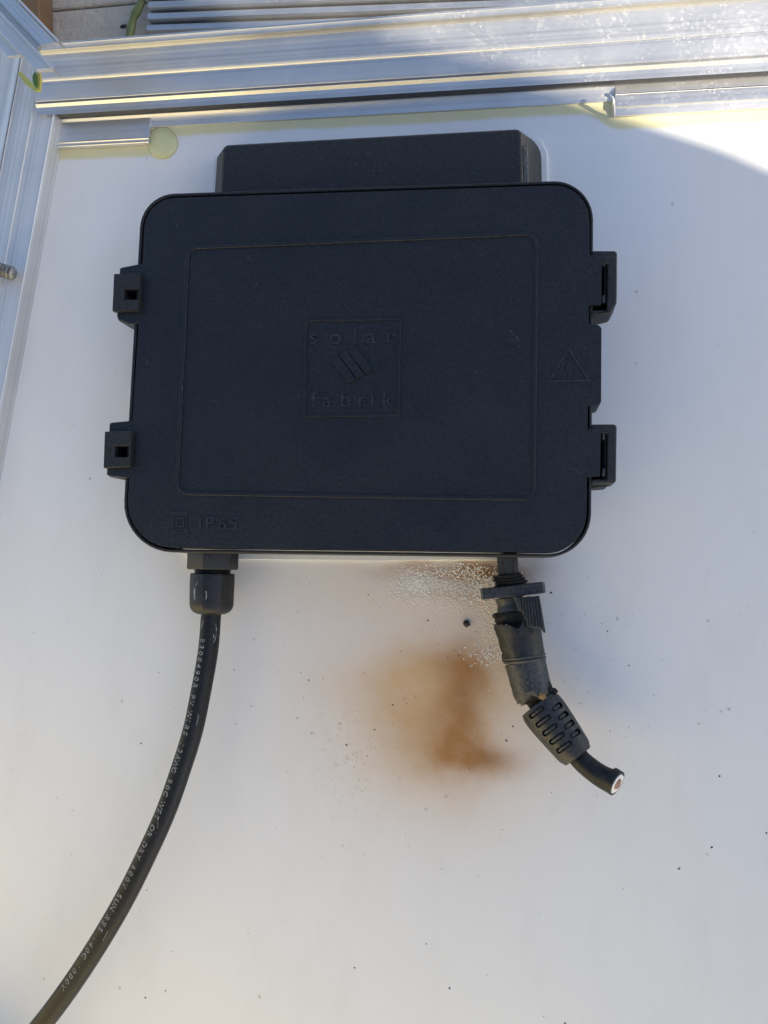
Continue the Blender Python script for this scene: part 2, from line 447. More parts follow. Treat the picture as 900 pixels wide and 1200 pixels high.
top_sec = section(253, [(146, 'start', 0.0), (144.8, 'up'), (137.5, 'slope', .2), (129, 'slope', 1.0), (128, 'dip', .5, -.2), (120.6, 'up'), (119.3, 'dip', -.7, .1),
                        (113.5, 'slope', .2), (108.5, 'slope', 1.1), (107.4, 'dip', .8, -.8), (106, 'up'), (104.4, 'slope', .9), (82, 'slope', .25), (81.2, 'dip', .1, -.15), (75.5, 'slope', 1.0), (58, 'slope', .18), (57, 'slope', .9), (49, 'slope', .4), (41.5, 'up'), (40, 'dip', -.7, .25), (37.5, 'slope', .5), (36.5, 'slope', 1.2)], c0, ud, vd)
rail('frame_rail', top_sec, -37, 420, ALU, panel, back=.6, label='long stepped aluminium rail across the top with water-spotted right half')
GROOVE = simple('dark grey groove strip', (.085, .085, .09), .55, 0, 500, .2, .0001)  # dark grey of the strip laid along the rail groove
def add_strip(i, j, v_in, u0, u1, dz0=.0, dz1=.0):
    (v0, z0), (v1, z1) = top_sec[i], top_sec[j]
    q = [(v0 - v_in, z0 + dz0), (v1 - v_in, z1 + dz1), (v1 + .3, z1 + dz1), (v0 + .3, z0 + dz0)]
    return loft('groove_strip', [[at(uu, v, z) for v, z in q] for uu in (u0, u1)], GROOVE, panel)
add_strip(4, 5, .12, -34, 419, -.1, .1)
# the low foot of the rail, left and right of the cut-out
def xat(px, py, z): return (P(px, py, z) - c0).dot(ud)
footL = section(150, [(172.5, 'start', 0.0), (169.8, 'up'), (168.8, 'flat'), (166.8, 'slope', 1.2), (165.5, 'dip', .25, -.25), (164.6, 'flat'), (162.6, 'slope', 1.2), (160.8, 'dip', .25, -.2), (150, 'flat'), (147, 'flat')], c0, ud, vd)
rail('rail_foot', footL, xat(60, 170, 0), xat(177, 168, 0), ALU, panel, back=2.5, bottom=-2, label='short ridged foot of the top rail at the left')
footR = section(810, [(133.5, 'start', 0.0), (131.5, 'up'), (121.5, 'slope', .35), (120.5, 'up'), (106, 'flat'), (105, 'up')], c0, ud, vd)
rail('rail_foot', footR, xat(719, 130, 0), 420, ALU, panel, back=2.5, bottom=-2, label='sunlit foot of the top rail at the right')
# curled burr where the right foot was cut
bp = catmull([P(709, 111, 4), P(715, 113, 4.5), P(718.5, 118, 4), P(719, 128, 2.5), P(719, 136, .8)], 5)
sweep('cut_burr', bp, [.45] * len(bp), ALU, panel, n=8)

# left rail
lb0 = P(80, 115, 0); lb1 = P(0, 555, 0)
lu = (lb0 - lb1).normalized(); lv = Vector((-lu.y, lu.x, 0))
ALU2 = alu('mill finish side rail', .12, math.atan2(lu.y, lu.x), .72, .42, .55)
def hsection(py, xs, o, vd):
    out = []; v = None; z = 0.0; C = Vector((0, 0, CAM_H))
    for (x, mode, *s) in xs:
        q = P(x, py, 0); d = q - C; a = (C - o).dot(vd); bb = d.dot(vd)
        if mode == 'start': z = s[0]; t = 1 - z / CAM_H; v = a + t * bb
        elif mode == 'flat': t = 1 - z / CAM_H; v = a + t * bb
        elif mode == 'up': t = (v - a) / bb; z = CAM_H * (1 - t)
        elif mode == 'slope': k = s[0]; t = (CAM_H - z + k * v - k * a) / (CAM_H + k * bb); v = a + t * bb; z = CAM_H * (1 - t)
        elif mode == 'dip': v += s[0]; z += s[1]
        out.append((v, z))
    return out
left_sec = hsection(160, [(74, 'start', 0.0), (59, 'slope', 6), (56.8, 'slope', .8), (56, 'dip', .2, -.9), (34, 'flat'), (33, 'up'), (31.4, 'slope', .7), (31.5, 'dip', .1, -.5),
                          (9, 'flat'), (8, 'up'), (6.5, 'slope', .8), (3, 'flat'), (1, 'slope', -.4), (-2, 'flat'), (-2.5, 'dip', .1, -3), (-30, 'flat')], lb0, lv)
rail('frame_rail', left_sec, 0, -330, ALU2, panel, o=lb0, ud=lu, vd=lv, back=2, bottom=-5, mitre=1.15, bev=.2, label='grey ridged aluminium rail leaning down the left side')
# screw shank lying through the left rail
s0 = P(-14, 312, 9); s1 = P(19, 322, 6.5)
sp = [s0.lerp(s1, i / 40) for i in range(41)]
scr = sweep('screw', sp, [1.9 + .3 * math.sin(i * 1.7) for i in range(36)] + [1.8, 1.7, 1.5, 1.2, .6], STEEL, n=18)
tag(scr, 'short threaded steel screw poking out of the left rail', 'screw')

# yellowed adhesive along the rail
def strip(name, pts, z, parent, label=None):
    o = slab(name, pts, z, .02, YEL, parent, bevel=.9, seg=4)
    if label: o['label'] = label
    return o
bb_ = [(190 + 15.5 * math.cos(a) * (1 + .08 * math.sin(3 * a + 1)), 167 + 18 * math.sin(a) * (1 + .05 * math.cos(2 * a))) for a in [i * math.pi / 12 for i in range(24)]]
bt = [P(x, y, .3) for x, y in bb_]; bcn = sum(bt, Vector()) / len(bt)
def bl_(k, z): return [Vector((bcn.x + (v.x - bcn.x) * k, bcn.y + (v.y - bcn.y) * k, z)) for v in bt]
ob = loft('adhesive_blob', [bl_(1.12, .02), bl_(1.0, .25), bl_(.86, .55), bl_(.6, .85), bl_(.25, 1.0)], YEL, panel, smooth=True)
ob['label'] = 'pale yellow-green rounded blob of adhesive at the end of the left foot'

# ------------------------------------------------------------------ loose rail crossing the corner
loose = empty('aluminium_profile', P(30, 40, 36), 'loose aluminium profile with three thin fins crossing the top left corner', 'aluminium profile')
dA = P(22, 0, 44); dB = P(68, 48, 44); du = (dB - dA).normalized()
ALU3 = alu('loose aluminium profile', .1, math.atan2(du.y, du.x), .7, .33, .8)
def fin(pe, z, h, th, name='fin', ln=160):
    e = P(*pe, z); s = e - du * ln; n = Vector((-du.y, du.x, 0)) * th / 2
    top = [e + n, e - n, s - n, s + n]
    return loft(name, [[v - Vector((0, 0, h)) for v in top], top], ALU3, loose, bevel=.08, seg=1)
fin((68, 48), 44, 3, .55); fin((62, 80), 44, 3.4, .55); fin((25, 63), 42, 3, .8)
def web(pa, pb, z, h, name='web', ln=160):
    a = P(*pa, z); b_ = P(*pb, z); top = [a, b_, b_ - du * ln, a - du * ln]
    return loft(name, [[v - Vector((0, 0, h)) for v in top], top], ALU3, loose, bevel=.1, seg=1)
web((66.5, 50), (47, 53), 42.4, 1.2); web((48, 52), (43, 58), 40.4, 1.0); web((60.5, 80.5), (41.5, 81.5), 42.2, 1.4); web((44, 82), (25.5, 65), 40.4, 1.2); web((24, 65), (9, 66), 40.0, 1.0)

# leaf in the corner
lf = empty('leaf', P(42, 90, 8), 'small green leaf stuck in the top left corner of the rails', 'leaf')
lp = [(38, 89), (41, 83.5), (43.3, 88), (43.6, 96), (43, 103), (40.5, 101), (38.2, 95)]
slab('blade', lp, 24, 23.6, LEAF, lf)
slab('stalk', [(42.8, 84), (46.5, 82), (48, 92), (46.6, 106), (43, 106), (44.2, 94)], 23.4, 22.6, simple('yellowed leaf', (.42, .38, .10), .6), lf, bevel=.15)
slab('stalk', [(20, 85), (24, 83), (34, 93), (44, 104), (42, 108), (28, 97)], 17, 16.2, simple('dry leaf', (.36, .38, .12), .6), lf, bevel=.2)

# green stem and second set of rails beyond
sp = catmull([P(148, 60, GZ + 3), P(152, 40, GZ + 3), P(157, 20, GZ + 4), P(166, 2, GZ + 5), P(176, -30, GZ + 4)], 6)
st = sweep('plant_stem', sp, [1.25 + .15 * math.sin(i) for i in range(len(sp))], STEM, n=12)
tag(st, 'green plant stem on the concrete beyond the top rail', 'plant stem')
cl = mesh('dirt_clod', *[(lambda c: ([c + Vector((1.5 * math.cos(a), .8 * math.sin(a), 0)) for a in [i * 1.05 for i in range(6)]] + [c + Vector((0, 0, .8))], [(i, (i + 1) % 6, 6) for i in range(6)]))(P(145, 31, GZ))][0], SOOT)
tag(cl, 'small dark clod of dirt beside the green stem', 'dirt clod')
far = empty('far_profile_stack', P(400, 10, GZ), 'stack of ribbed aluminium profiles lying on the concrete beyond the top rail', 'profile stack')
fa = P(172, 38, GZ + 2); fb = P(420, 30, GZ + 2); fu = (fb - fa).normalized(); fv = Vector((-fu.y, fu.x, 0))
ALU4 = alu('far ribbed profile', .3, math.atan2(fu.y, fu.x), .7, .35)
for k in range(7):
    z0 = GZ; z1 = GZ + 3 + 1.6 * k; v0 = 2.6 * k
    q = [(0, v0), (330, v0), (330, v0 + 2.1), (0, v0 + 2.1)]
    top = [fa + fu * (a + (k % 3) * .8) + fv * b_ + Vector((0, 0, z1 - fa.z)) for a, b_ in q]
    loft('profile_rib', [[Vector((t.x, t.y, z0)) for t in top], top], ALU4, far, bevel=.4, seg=1)

# ------------------------------------------------------------------ junction box
jb = empty('junction_box', P(430, 430, 0), 'black rectangular junction box with hinged lid on the white backsheet', 'junction box')
LZ = 24.0
def lx(y, r=0): return 168 - .063 * (y - 290)              # left edge of the lid
def rx(y): return 691 - .012 * (y - 290)
core = rpoly([(171, 233, 37), (690, 216, 40), (687, 648, 46), (147.5, 641, 52)], 10)
body_poly = rpoly([(171, 233, 37), (690, 216, 40), (687, 648, 46), (147.5, 641, 52)], 10)
lid_pts = [(171, 233, 37), (690, 216, 40),
           (rx(299), 299, 0), (705, 299, 1.5), (704.5, 357, 1.5), (rx(357), 357, 0), (rx(380), 380, 0), (705, 381, 6), (704.5, 475, 6), (rx(476), 476, 0),
           (rx(503), 503, 0), (704, 503, 1.5), (703, 558, 1.5), (rx(559), 559, 0),
           (687, 648, 46), (147.5, 641, 52),
           (lx(556), 560, 0), (125, 557, 2), (128.5, 495.5, 3), (lx(494), 493, 0),
           (lx(378), 379, 0), (150, 379.5, 8), (137, 372, 3), (140.5, 314, 3), (lx(309), 309, 0)]
lid = slab('lid', rpoly(lid_pts, 6), LZ, 15, BLACK, jb, bevel=.35, seg=2)
rim = ring('base_rim', offs(core, 5.6), offs(core, 1.9), 23.2, 10, BLACK2, jb, bevel=.3)
# base walls, narrowing down to the panel
bw = [P(x, y, 20) for x, y in offs(core, 1)]; cc = sum(bw, Vector()) / len(bw)
loft('base', [[Vector((cc.x + (v.x - cc.x) * .955, cc.y + (v.y - cc.y) * .955, .3)) for v in bw], [Vector((v.x, v.y, 16)) for v in bw]], BLACK2, jb, bevel=.4)
# fine moulded frame line and field
fld = rpoly([(217.5, 288, 15), (631, 271, 15), (627.5, 587, 15), (204.5, 580, 15)], 8)
ring('lid_border', fld, offs(fld, -4.2), LZ + .4, LZ - .5, BLACK, lid, bevel=.2)
# logo square, lettering and bars
sq = [(358, 375), (469, 373), (467, 486.5), (356, 488)]
ring('logo_square', offs(sq, .9), offs(sq, -1.6), LZ + .28, LZ - .5, BLACK, lid, bevel=.1)
def letters(chars, size, h, name, parent, mat=PALER, wide=1.0, bold=0):
    parts = []
    for ch, x, y in chars:
        v, f = glyphs(ch)
        w2 = []
        for q in v:
            a = P(x + q.x * size * wide, y - q.y * size - q.x * size * .02, LZ)
            w2.append(Vector((a.x, a.y, LZ + (h if q.z > 0 else -.4))))
        parts.append((w2, f))
    V, Fc = join(parts)
    return mesh(name, V, Fc, mat, parent)
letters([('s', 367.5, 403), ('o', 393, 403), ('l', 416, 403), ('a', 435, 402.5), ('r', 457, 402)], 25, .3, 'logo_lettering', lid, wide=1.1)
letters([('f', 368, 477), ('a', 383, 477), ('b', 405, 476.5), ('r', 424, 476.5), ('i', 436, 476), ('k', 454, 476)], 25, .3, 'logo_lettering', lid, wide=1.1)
for a, b_ in (((391, 418), (413, 447)), ((401.5, 413), (422.5, 440.5)), ((412.5, 410), (433, 435))):
    n = 4.2
    slab('logo_bar', [(a[0] - n, a[1] + n * .7), (a[0] + n, a[1] - n * .7), (b_[0] + n, b_[1] - n * .6), (b_[0] - n, b_[1] + n * .7)], LZ + .6, LZ - .4, BLACK, lid, bevel=.12, seg=1)
def line_(pts, w, name, closed=False, h=.22):
    parts = []
    P2 = pts + [pts[0]] if closed else pts
    for i in range(len(P2) - 1):
        a = Vector(P2[i]); b_ = Vector(P2[i + 1]); t = (b_ - a).normalized(); n = Vector((-t.y, t.x)) * w / 2; e = t * w / 2 * .9
        q = [a + n - e, b_ + n + e, b_ - n + e, a - n - e]
        hh = h + .012 * i
        top = [P(x, y, LZ) for x, y in q]
        parts.append(([Vector((v.x, v.y, LZ - .4)) for v in top] + [Vector((v.x, v.y, LZ + hh)) for v in top],
                      [(0, 1, 2, 3), (4, 5, 6, 7), (0, 1, 5, 4), (1, 2, 6, 5), (2, 3, 7, 6), (3, 0, 4, 7)]))
    V, Fc = join(parts); return mesh(name, V, Fc, PALER, lid)
line_([(643.5, 447), (666.5, 409), (690, 446)], 1.8, 'hazard_triangle', True)
line_([(669, 420), (664, 434), (669, 433), (665.5, 444)], 1.5, 'hazard_bolt')
line_([(661, 424), (658.5, 432)], 1.3, 'hazard_bolt')
line_([(200.5, 601), (221.5, 601)], 1.4, 'protection_mark'); line_([(200, 623.5), (222, 623.5)], 1.4, 'protection_mark')
line_([(203, 603), (219, 603), (219, 621), (203, 621)], 1.0, 'protection_mark', True, .12)
line_([(207.5, 607.5), (215.5, 607.5), (215.5, 617), (207.5, 617)], 1.3, 'protection_mark', True)
letters([('I', 235, 620), ('P', 246, 620), ('6', 261, 620.5), ('5', 274, 620.5)], 21, .26, 'rating_lettering', lid)

# small scuffs on the lid
LSC = plastic('faint lid scuff', (.045, .048, .052), .6)
for (x, y, dx, dy, w_) in ((596, 386, 5, 7, .09), (603, 393, 6, 9, .12), (598, 398, 9, 3, .07), (672, 549, 8, 6, .09), (297, 338, 5, -7, .08), (303, 345, 6, 3, .06), (290, 300, 3, 6, .07),
                           (250, 470, 7, 2, .06), (205, 262, 3, 5, .09), (560, 300, 10, -2, .05), (420, 560, 12, 5, .05), (170, 420, 2, 9, .06), (330, 350, 4, 5, .06), (515, 250, 8, 5, .05)):
    pth = catmull([P(x, y, LZ), P(x + dx * .5 + 1, y + dy * .5 - .6, LZ), P(x + dx, y + dy, LZ)], 4)
    sweep('scuff_mark', pth, [w_ * (.3 + .7 * math.sin(math.pi * i / (len(pth) - 1))) for i in range(len(pth))], LSC, lid, n=6)
# latches on the left
def latch(x0, y0, x1, y1, hx0, hy0, hx1, hy1, sk):
    o = slab('latch', [(x0, y0), (x1 + .5, y0 - .5), (x1 - sk, y1 - 1.5), (x0 - sk, y1)], LZ + 1.6, LZ + .02, BLACK2, jb, bevel=.3)
    c = slab('c', [(hx0, hy0), (hx1, hy0 - .3), (hx1 - sk * .3, hy1), (hx0 - sk * .3, hy1)], LZ + 4, LZ - 3.5, BLACK2)
    c2 = slab('c', [(hx0, hy0), (hx1, hy0 - .3), (hx1 - sk * .3, hy1), (hx0 - sk * .3, hy1)], LZ + 4, LZ - 8.5, BLACK2); cut(lid, [c2])
    return cut(o, [c]), slab('latch_tongue', [(hx0 + 5, hy0 - 2), (hx0 + 10, hy0 - 2), (hx0 + 9.5, hy1 + 2), (hx0 + 4.5, hy1 + 2)], LZ - 1.5, LZ - 7, BLACK, o, bevel=.1)
latch(133.5, 321, 163.5, 364.5, 140.5, 335, 157, 347.5, 1.8)
latch(122.5, 505.5, 153.5, 548.5, 128.5, 521, 145.5, 534, 1.6)
# hinges on the right: U-shaped bracket round a pin
def hinge(y0, y1, low):
    o = slab('hinge', rpoly([(693, y0, 0), (723.5, y0, 4), (723, y1 - 12, 4), (717, y1 - 1, 5), (693, y1 + 5, 0)] if low else
                            [(693, y0, 0), (723, y0, 4), (722, y1, 4), (693, y1 + 1, 0)], 4), LZ - .6, LZ - 9, BLACK2, jb, bevel=.4)
    c = slab('c', [(688, y0 + 6.5), (714.5, y0 + 6.5), (714, y0 + 62), (688, y0 + 62)], LZ + 4, LZ - 6.5, BLACK2)
    cut(o, [c])
    a = P(709.5, y0 + 4, LZ - 2.6); b_ = P(709, y0 + 64, LZ - 2.6)
    pn = sweep('hinge_pin', [a.lerp(b_, t / 12) for t in range(13)], [.9 if t in (0, 1, 2, 10, 11, 12) else .55 for t in range(13)], BLACK, o, n=12)
    for yy in (y0 + 9, y0 + 52):
        slab('hinge_knuckle', [(705.5, yy), (709, yy), (709, yy + 9), (705.5, yy + 9)], LZ - .8, LZ - 5, GREYP, o, bevel=.2)
hinge(293.5, 366, True); hinge(497, 566, False)
# lower shadowed foot of each latch catch
slab('latch_catch', rpoly([(163, 368, 0), (163, 382, 0), (150, 380.5, 4), (137, 375, 4), (138, 366, 0)], 4), LZ - 4, LZ - 12, BLACK2, jb, bevel=.4)
slab('latch_catch', rpoly([(152, 552, 0), (151, 562.5, 0), (126, 558.5, 3), (127, 552, 0)], 4), LZ - 4, LZ - 12, BLACK2, jb, bevel=.4)
slab('hinge_foot', rpoly([(693, 556, 0), (719, 556, 3), (712, 570.5, 3), (693, 572, 0)], 4), LZ - 5, LZ - 12, BLACK2, jb, bevel=.4)

# raised rear housing behind the lid
ht = rpoly([(257, 260, 0), (261.5, 170, 8), (611, 151, 7), (613.5, 260, 0)], 6)
hb = rpoly([(249.5, 260, 0), (254.5, 180, 8), (634.5, 157, 28), (637, 260, 0)], 6)
loft('rear_housing', [[P(x, y, 1.0) for x, y in hb], [P(x, y, 17) for x, y in ht]], BLACK2, jb, bevel=.7, seg=3)
# chamfer on its right, with the light on it painted as a paler grey
EDGE = plastic('lit chamfer grey', (.10, .097, .088), .6, dust=.3)
slab('lit_chamfer', [(612.5, 170), (618.5, 168), (619.5, 216), (613, 216)], 16.3, 6, EDGE, jb, bevel=.3)
# silicone bead round the foot
slab('sealant_bead', rpoly([(622, 160, 0), (634, 163, 8), (642, 178, 10), (643, 230, 0), (620, 230, 0)], 5), 1.1, .03, SEAL, jb, bevel=.4)
slab('sealant_bead', rpoly([(246.5, 240, 0), (250.5, 186, 5), (262, 178, 0), (262, 240, 0)], 5), .9, .03, SEAL, jb, bevel=.3)
slab('sealant_bead', rpoly([(206, 640, 0), (602, 640, 0), (602, 657, 2), (440, 656.5, 3), (285, 656, 3), (222, 657, 3)], 5), 1.4, .03, SEAL, jb, bevel=.4)

# ------------------------------------------------------------------ intact cable with its gland
gl = empty('cable_gland', P(249, 680, 9), 'black hexagonal cable gland under the left end of the box', 'cable gland')
gz = 9.0
A = P(250, 647, gz); B = P(247.5, 722, gz)
gd = (B - A).normalized()
def gp(py): return A + gd * ((P(249, py, gz) - A).dot(gd))
def hexr(r, k=6, ph=0, soft=.0):
    def f(i, a):
        q = (a + ph) % (2 * math.pi / k) - math.pi / k
        return (1 - soft) * math.cos(math.pi / k) / math.cos(q) + soft
    return f
R1 = rmm(31.5, gz)
sweep('gland_nut', [gp(y) for y in (645, 646, 666, 667.5)], [R1, R1, R1, R1 * .97], GLAND, gl, n=48, rfun=hexr(1, 6, math.pi / 6), bevel=.25)
th = [gp(664 + i * .75) for i in range(16)]
sweep('gland_thread', th, [rmm(22.5 if i % 3 else 20.5, gz) for i in range(16)], GLAND, gl, n=32)
ys = [672, 673, 680, 695, 706, 710, 714, 717, 719.5, 720]; rs = [26.5, 27.5, 27.8, 27.5, 27.3, 26.8, 25, 22, 17, 12]
def capf(i, a):
    f = hexr(1, 8, 0, .45)(i, a); t = max(0, (i - 4) / 5); return f * (1 - t) + t
sweep('gland_cap', [gp(y) for y in ys], [rmm(r, gz) * 1.02 for r in rs], GLAND, gl, n=64, rfun=capf, ang=18)
SCUFF = plastic('pale scuff marks', (.26, .27, .28), .7, dust=.3)
def scuff(pts, parent, c, rad, w=.18):
    """thin scratch lying on a cylinder round axis c->gd"""
    path = []
    for x, y in pts:
        ax = gp(y); off = (P(x, y, gz + rad * .8) - ax).dot(Vector((-gd.y, gd.x, 0)))
        off = max(-rad * .97, min(rad * .97, off))
        path.append(ax + Vector((-gd.y, gd.x, 0)) * off + Vector((0, 0, math.sqrt(max(0, rad ** 2 - off ** 2)) + .02)))
    path = catmull(path, 4)
    return sweep('scuff_mark', path, [w * (.5 + .5 * math.sin(math.pi * i / (len(path) - 1))) + .03 for i in range(len(path))], SCUFF, parent, n=6)
rc = rmm(27.2, gz) * .99
scuff([(229.5, 688), (229, 694), (229.5, 702)], gl, A, rc, .22); scuff([(243, 690), (244, 696), (243, 702)], gl, A, rc, .12)
scuff([(233, 682), (231, 686)], gl, A, rc, .1); scuff([(268, 702), (273, 701)], gl, A, rc * .98, .14)
scuff([(224, 711), (230, 714)], gl, A, rc * .9, .12); scuff([(247, 712), (255, 714), (262, 712)], gl, A, rc * .9, .12)

cab = empty('cable', P(200, 930, 8), 'intact black printed cable curving down to the bottom left corner', 'cable')
cpts = [P(248.5, 705, 9), P(247.3, 722, 9), P(244, 762, 9.3), P(236, 808, 9.8), P(226, 856, 10.5), P(212.5, 900, 11.2), P(194, 952, 12), P(171, 1003, 12.8), P(146, 1053, 13.5), P(117, 1103, 14), P(83, 1155, 14.2), P(47, 1203, 14.2), P(0, 1257, 14), P(-60, 1318, 13), P(-150, 1395, 9)]
cpath = catmull(cpts, 10); CR = rmm(12.4, 11)
sweep('sheath', cpath, [CR] * len(cpath), CABLE, cab, n=32)
CABLE.node_tree.nodes['Principled BSDF'].inputs['Specular IOR Level'].default_value = .3
# print on the sheath, wrapped round it
fr = frames(cpath); acc = [0]
for i in range(1, len(cpath)): acc.append(acc[-1] + (cpath[i] - cpath[i - 1]).length)
def cab_at(s):
    i = 0
    while i < len(acc) - 2 and acc[i + 1] < s: i += 1
    t = (s - acc[i]) / (acc[i + 1] - acc[i]); f0, f1 = fr[i], fr[i + 1]
    return cpath[i].lerp(cpath[i + 1], t), f0[1].lerp(f1[1], t).normalized(), f0[2].lerp(f1[2], t).normalized()
txt = "E300490R PV WIRE 12AWG 90C WET OR DRY 600V SUN RES -40C 1000V"
parts = []; s = 10.5; size = 2.15; TH = math.radians(60)
for ch in txt:
    if ch == ' ': s += 1.25; continue
    v, f = glyphs(ch, .5); w2 = []
    for q in v:
        c, sd, up = cab_at(s + q.x * size)
        an = TH + (q.y * size - .3) / CR       # across the sheath
        rr = CR + (.06 if q.z > 0 else -.1)
        w2.append(c + sd * math.cos(an) * rr + up * math.sin(an) * rr)
    parts.append((w2, f)); s += 1.74
V, Fc = join(parts)
mesh('cable_print', V, Fc, PRINT, cab)
def cscuff(pts, w=.12):
    path = []
    for s_, a_ in pts:
        c, sd, up_ = cab_at(s_); q = math.radians(a_); path.append(c + sd * math.cos(q) * (CR + .02) + up_ * math.sin(q) * (CR + .02))
    path = catmull(path, 5)
    sweep('scuff_mark', path, [w * (.3 + .7 * math.sin(math.pi * i / (len(path) - 1)) * abs(noise.noise(Vector((i * .9, pts[0][0], 0)))) * 2) + .02 for i in range(len(path))], SCUFF, cab, n=6)
cscuff([(6, 142), (7.2, 148), (8.6, 150), (10, 146), (11, 138)]); cscuff([(5.2, 66), (6.4, 60), (7.6, 48)], .1); cscuff([(8.6, 132), (9.8, 140)], .08)
cscuff([(30, 120), (31, 124), (33, 123)], .05); cscuff([(58, 70), (60, 95), (61, 100)], .05); cscuff([(90, 110), (93, 116)], .06)

# ------------------------------------------------------------------ burnt connector
cn = empty('burnt_connector', P(610, 760, 5), 'burnt and broken grey connector with cut cable stub hanging from the right of the box', 'connector')
def seg_path(a, b_, za, zb, n): 
    A_ = P(*a, za); B_ = P(*b_, zb); return [A_.lerp(B_, i / (n - 1)) for i in range(n)]
def jag(amp, seed, side=None, fr=3.0):
    def f(i, a):
        k = noise.noise(Vector((math.cos(a) * fr, math.sin(a) * fr, i * .55 + seed)))
        k2 = noise.noise(Vector((math.cos(a) * fr * 3, math.sin(a) * fr * 3, i * 1.3 + seed)))
        wgt = 1 if side is None else max(0, math.cos(a - side)) ** 2 + .1
        return 1 + amp * wgt * (k + .5 * k2)
    return f
# a knurled stud, charred thread turns, plate, neck, collar, sleeves, relief, stub
Z1 = 7.5
sweep('stud', seg_path((594, 648), (596, 675), Z1, Z1, 8), [rmm(11.5, Z1)] * 8, GREYP, cn, n=72, rfun=lambda i, a: 1 + .035 * (1 if math.sin(a * 24) > 0 else -1), ang=20)
for i, (x, y, r, tl) in enumerate([(595, 675.5, 17, -2), (597, 679, 17.5, -2.5), (599, 682.5, 18.5, -3.5), (598, 686.5, 18, -3)]):
    ax = P(x, y, Z1); d = Vector((.12, -1, 0)).normalized()
    path = [ax + d * t for t in (-.42, -.3, 0, .3, .42)]
    r0 = rmm(r, Z1)
    sweep('thread_turn', path, [r0 * .86, r0, r0 * 1.02, r0, r0 * .86], CHAR, cn, n=40, rfun=jag(.16, i * 7, 0.0, 2.6), ang=60)
sweep('thread_core', seg_path((596, 672), (600, 700), Z1, Z1, 6), [rmm(14, Z1)] * 6, CHAR, cn, n=24)
# plate: a thick disc-like nut flange seen edge on
pa = P(564, 696, Z1); pb = P(638.5, 688, Z1); pdir = (pb - pa).normalized(); pn_ = Vector((-pdir.y, pdir.x, 0)); pc = (pa + pb) / 2; hw = (pb - pa).length / 2
def hexplate(z): return [(pc + pdir * hw * c + Vector((0, 0, z_)) ) for c, z_ in ((-1, 3.0), (-.93, 5), (.93, 5), (1, 3.0), (1, -4), (.6, -6.3), (-.6, -6.3), (-1, -4))]
th_ = rmm(6.2, Z1 + 4)
q0 = hexplate(0); loft('flange_plate', [[v + pn_ * -th_ for v in q0], [v + pn_ * th_ for v in q0]], GREYP, cn, bevel=.22)
sweep('neck', seg_path((596, 700), (600, 722), Z1, Z1, 8), [rmm(r, Z1) for r in (15.5, 15.5, 14.2, 14.2, 15.8, 15.8, 15.8, 15)], GREYP, cn, n=40, rfun=jag(.03, 3))
sweep('charred_collar', seg_path((596.5, 716), (599, 730), Z1, Z1, 7), [rmm(r, Z1) for r in (16.5, 18, 18.6, 18.4, 17, 17, 15.5)], CHAR, cn, n=40, rfun=jag(.3, 11, 0.0, 2.2))
# ribbed flap hanging from the plate at the right
fl_out = [(601, 699), (608, 700), (614, 700), (620, 699), (626, 699), (632, 698), (634.5, 711), (637, 726), (639.5, 741), (637.5, 742), (633, 735.5), (626, 736), (618, 734.5), (616, 727), (612, 717), (606, 708)]
fo = slab('torn_flap', fl_out, 14.2, 12.9, GREYP, cn, bevel=.15)
for k in range(8):
    x0 = 608 + k * 3.3; y1 = (716, 724, 733, 735, 735, 735, 736, 738)[k]
    slab('flap_rib', [(x0, 701), (x0 + 1.6, 701), (x0 + 4.0 + .35 * k, y1), (x0 + 2.4 + .35 * k, y1)], 14.75, 13.9, GREYP, fo, bevel=.12, seg=1)
def sleeve(name, a, b_, za, zb, rads, mat, amp, seed, side=0.0, n=56, jagend=(0, 0), fr=3.0, ang=40):
    k = len(rads); path = seg_path(a, b_, za, zb, k)
    jf = jag(amp, seed, side, fr)
    fr_ = frames(path); vs = []; fs = []
    for i, p in enumerate(path):
        t, s_, u = fr_[i]
        for j in range(n):
            an = 2 * math.pi * j / n; r = rmm(rads[i], za) * jf(i, an)
            sh = 0
            if i <= 1 and jagend[0]: sh = (noise.noise(Vector((math.cos(an) * 2.4, math.sin(an) * 2.4, seed + 9))) + .4 * noise.noise(Vector((math.cos(an) * 9, math.sin(an) * 9, seed)))) * jagend[0]
            if i >= k - 2 and jagend[1]: sh = (noise.noise(Vector((math.cos(an) * 2.4, math.sin(an) * 2.4, seed + 4))) + .4 * noise.noise(Vector((math.cos(an) * 9, math.sin(an) * 9, seed)))) * jagend[1]
            vs.append(p + s_ * math.cos(an) * r + u * math.sin(an) * r + t * sh)
    for i in range(k - 1):
        for j in range(n): fs.append((i * n + j, i * n + (j + 1) % n, (i + 1) * n + (j + 1) % n, (i + 1) * n + j))
    fs.append(tuple(range(n))); fs.append(tuple((k - 1) * n + j for j in range(n)))
    return mesh(name, vs, fs, mat, cn, smooth=True, ang=ang)
DARKP = plastic('scorched connector plastic', (.013, .0128, .0125), .42, grain=1200, gd=.0001, dust=.12, dustcol=(.08, .07, .055))
sleeve('upper_sleeve', (606.5, 731), (614.5, 771), 8, 8.6, [25.3, 25.3, 25, 24.6, 24.3, 24.2, 23.8, 23.8, 23.6], DARKP, .13, 21, jagend=(2.2, 0))
sleeve('sleeve_ring', (614, 767.5), (615.2, 775.5), 8.6, 8.7, [23, 24.4, 24.4, 23.4, 24.6, 24.4, 23.2], GREYP, .012, 5, n=56)
sleeve('lower_sleeve', (615.3, 775), (626, 818), 8.7, 9.4, [22.8, 23, 22.8, 22.6, 22.4, 22.2, 22.2, 22.4, 21.8, 20], GREYP, .08, 31, jagend=(0, 2.8))
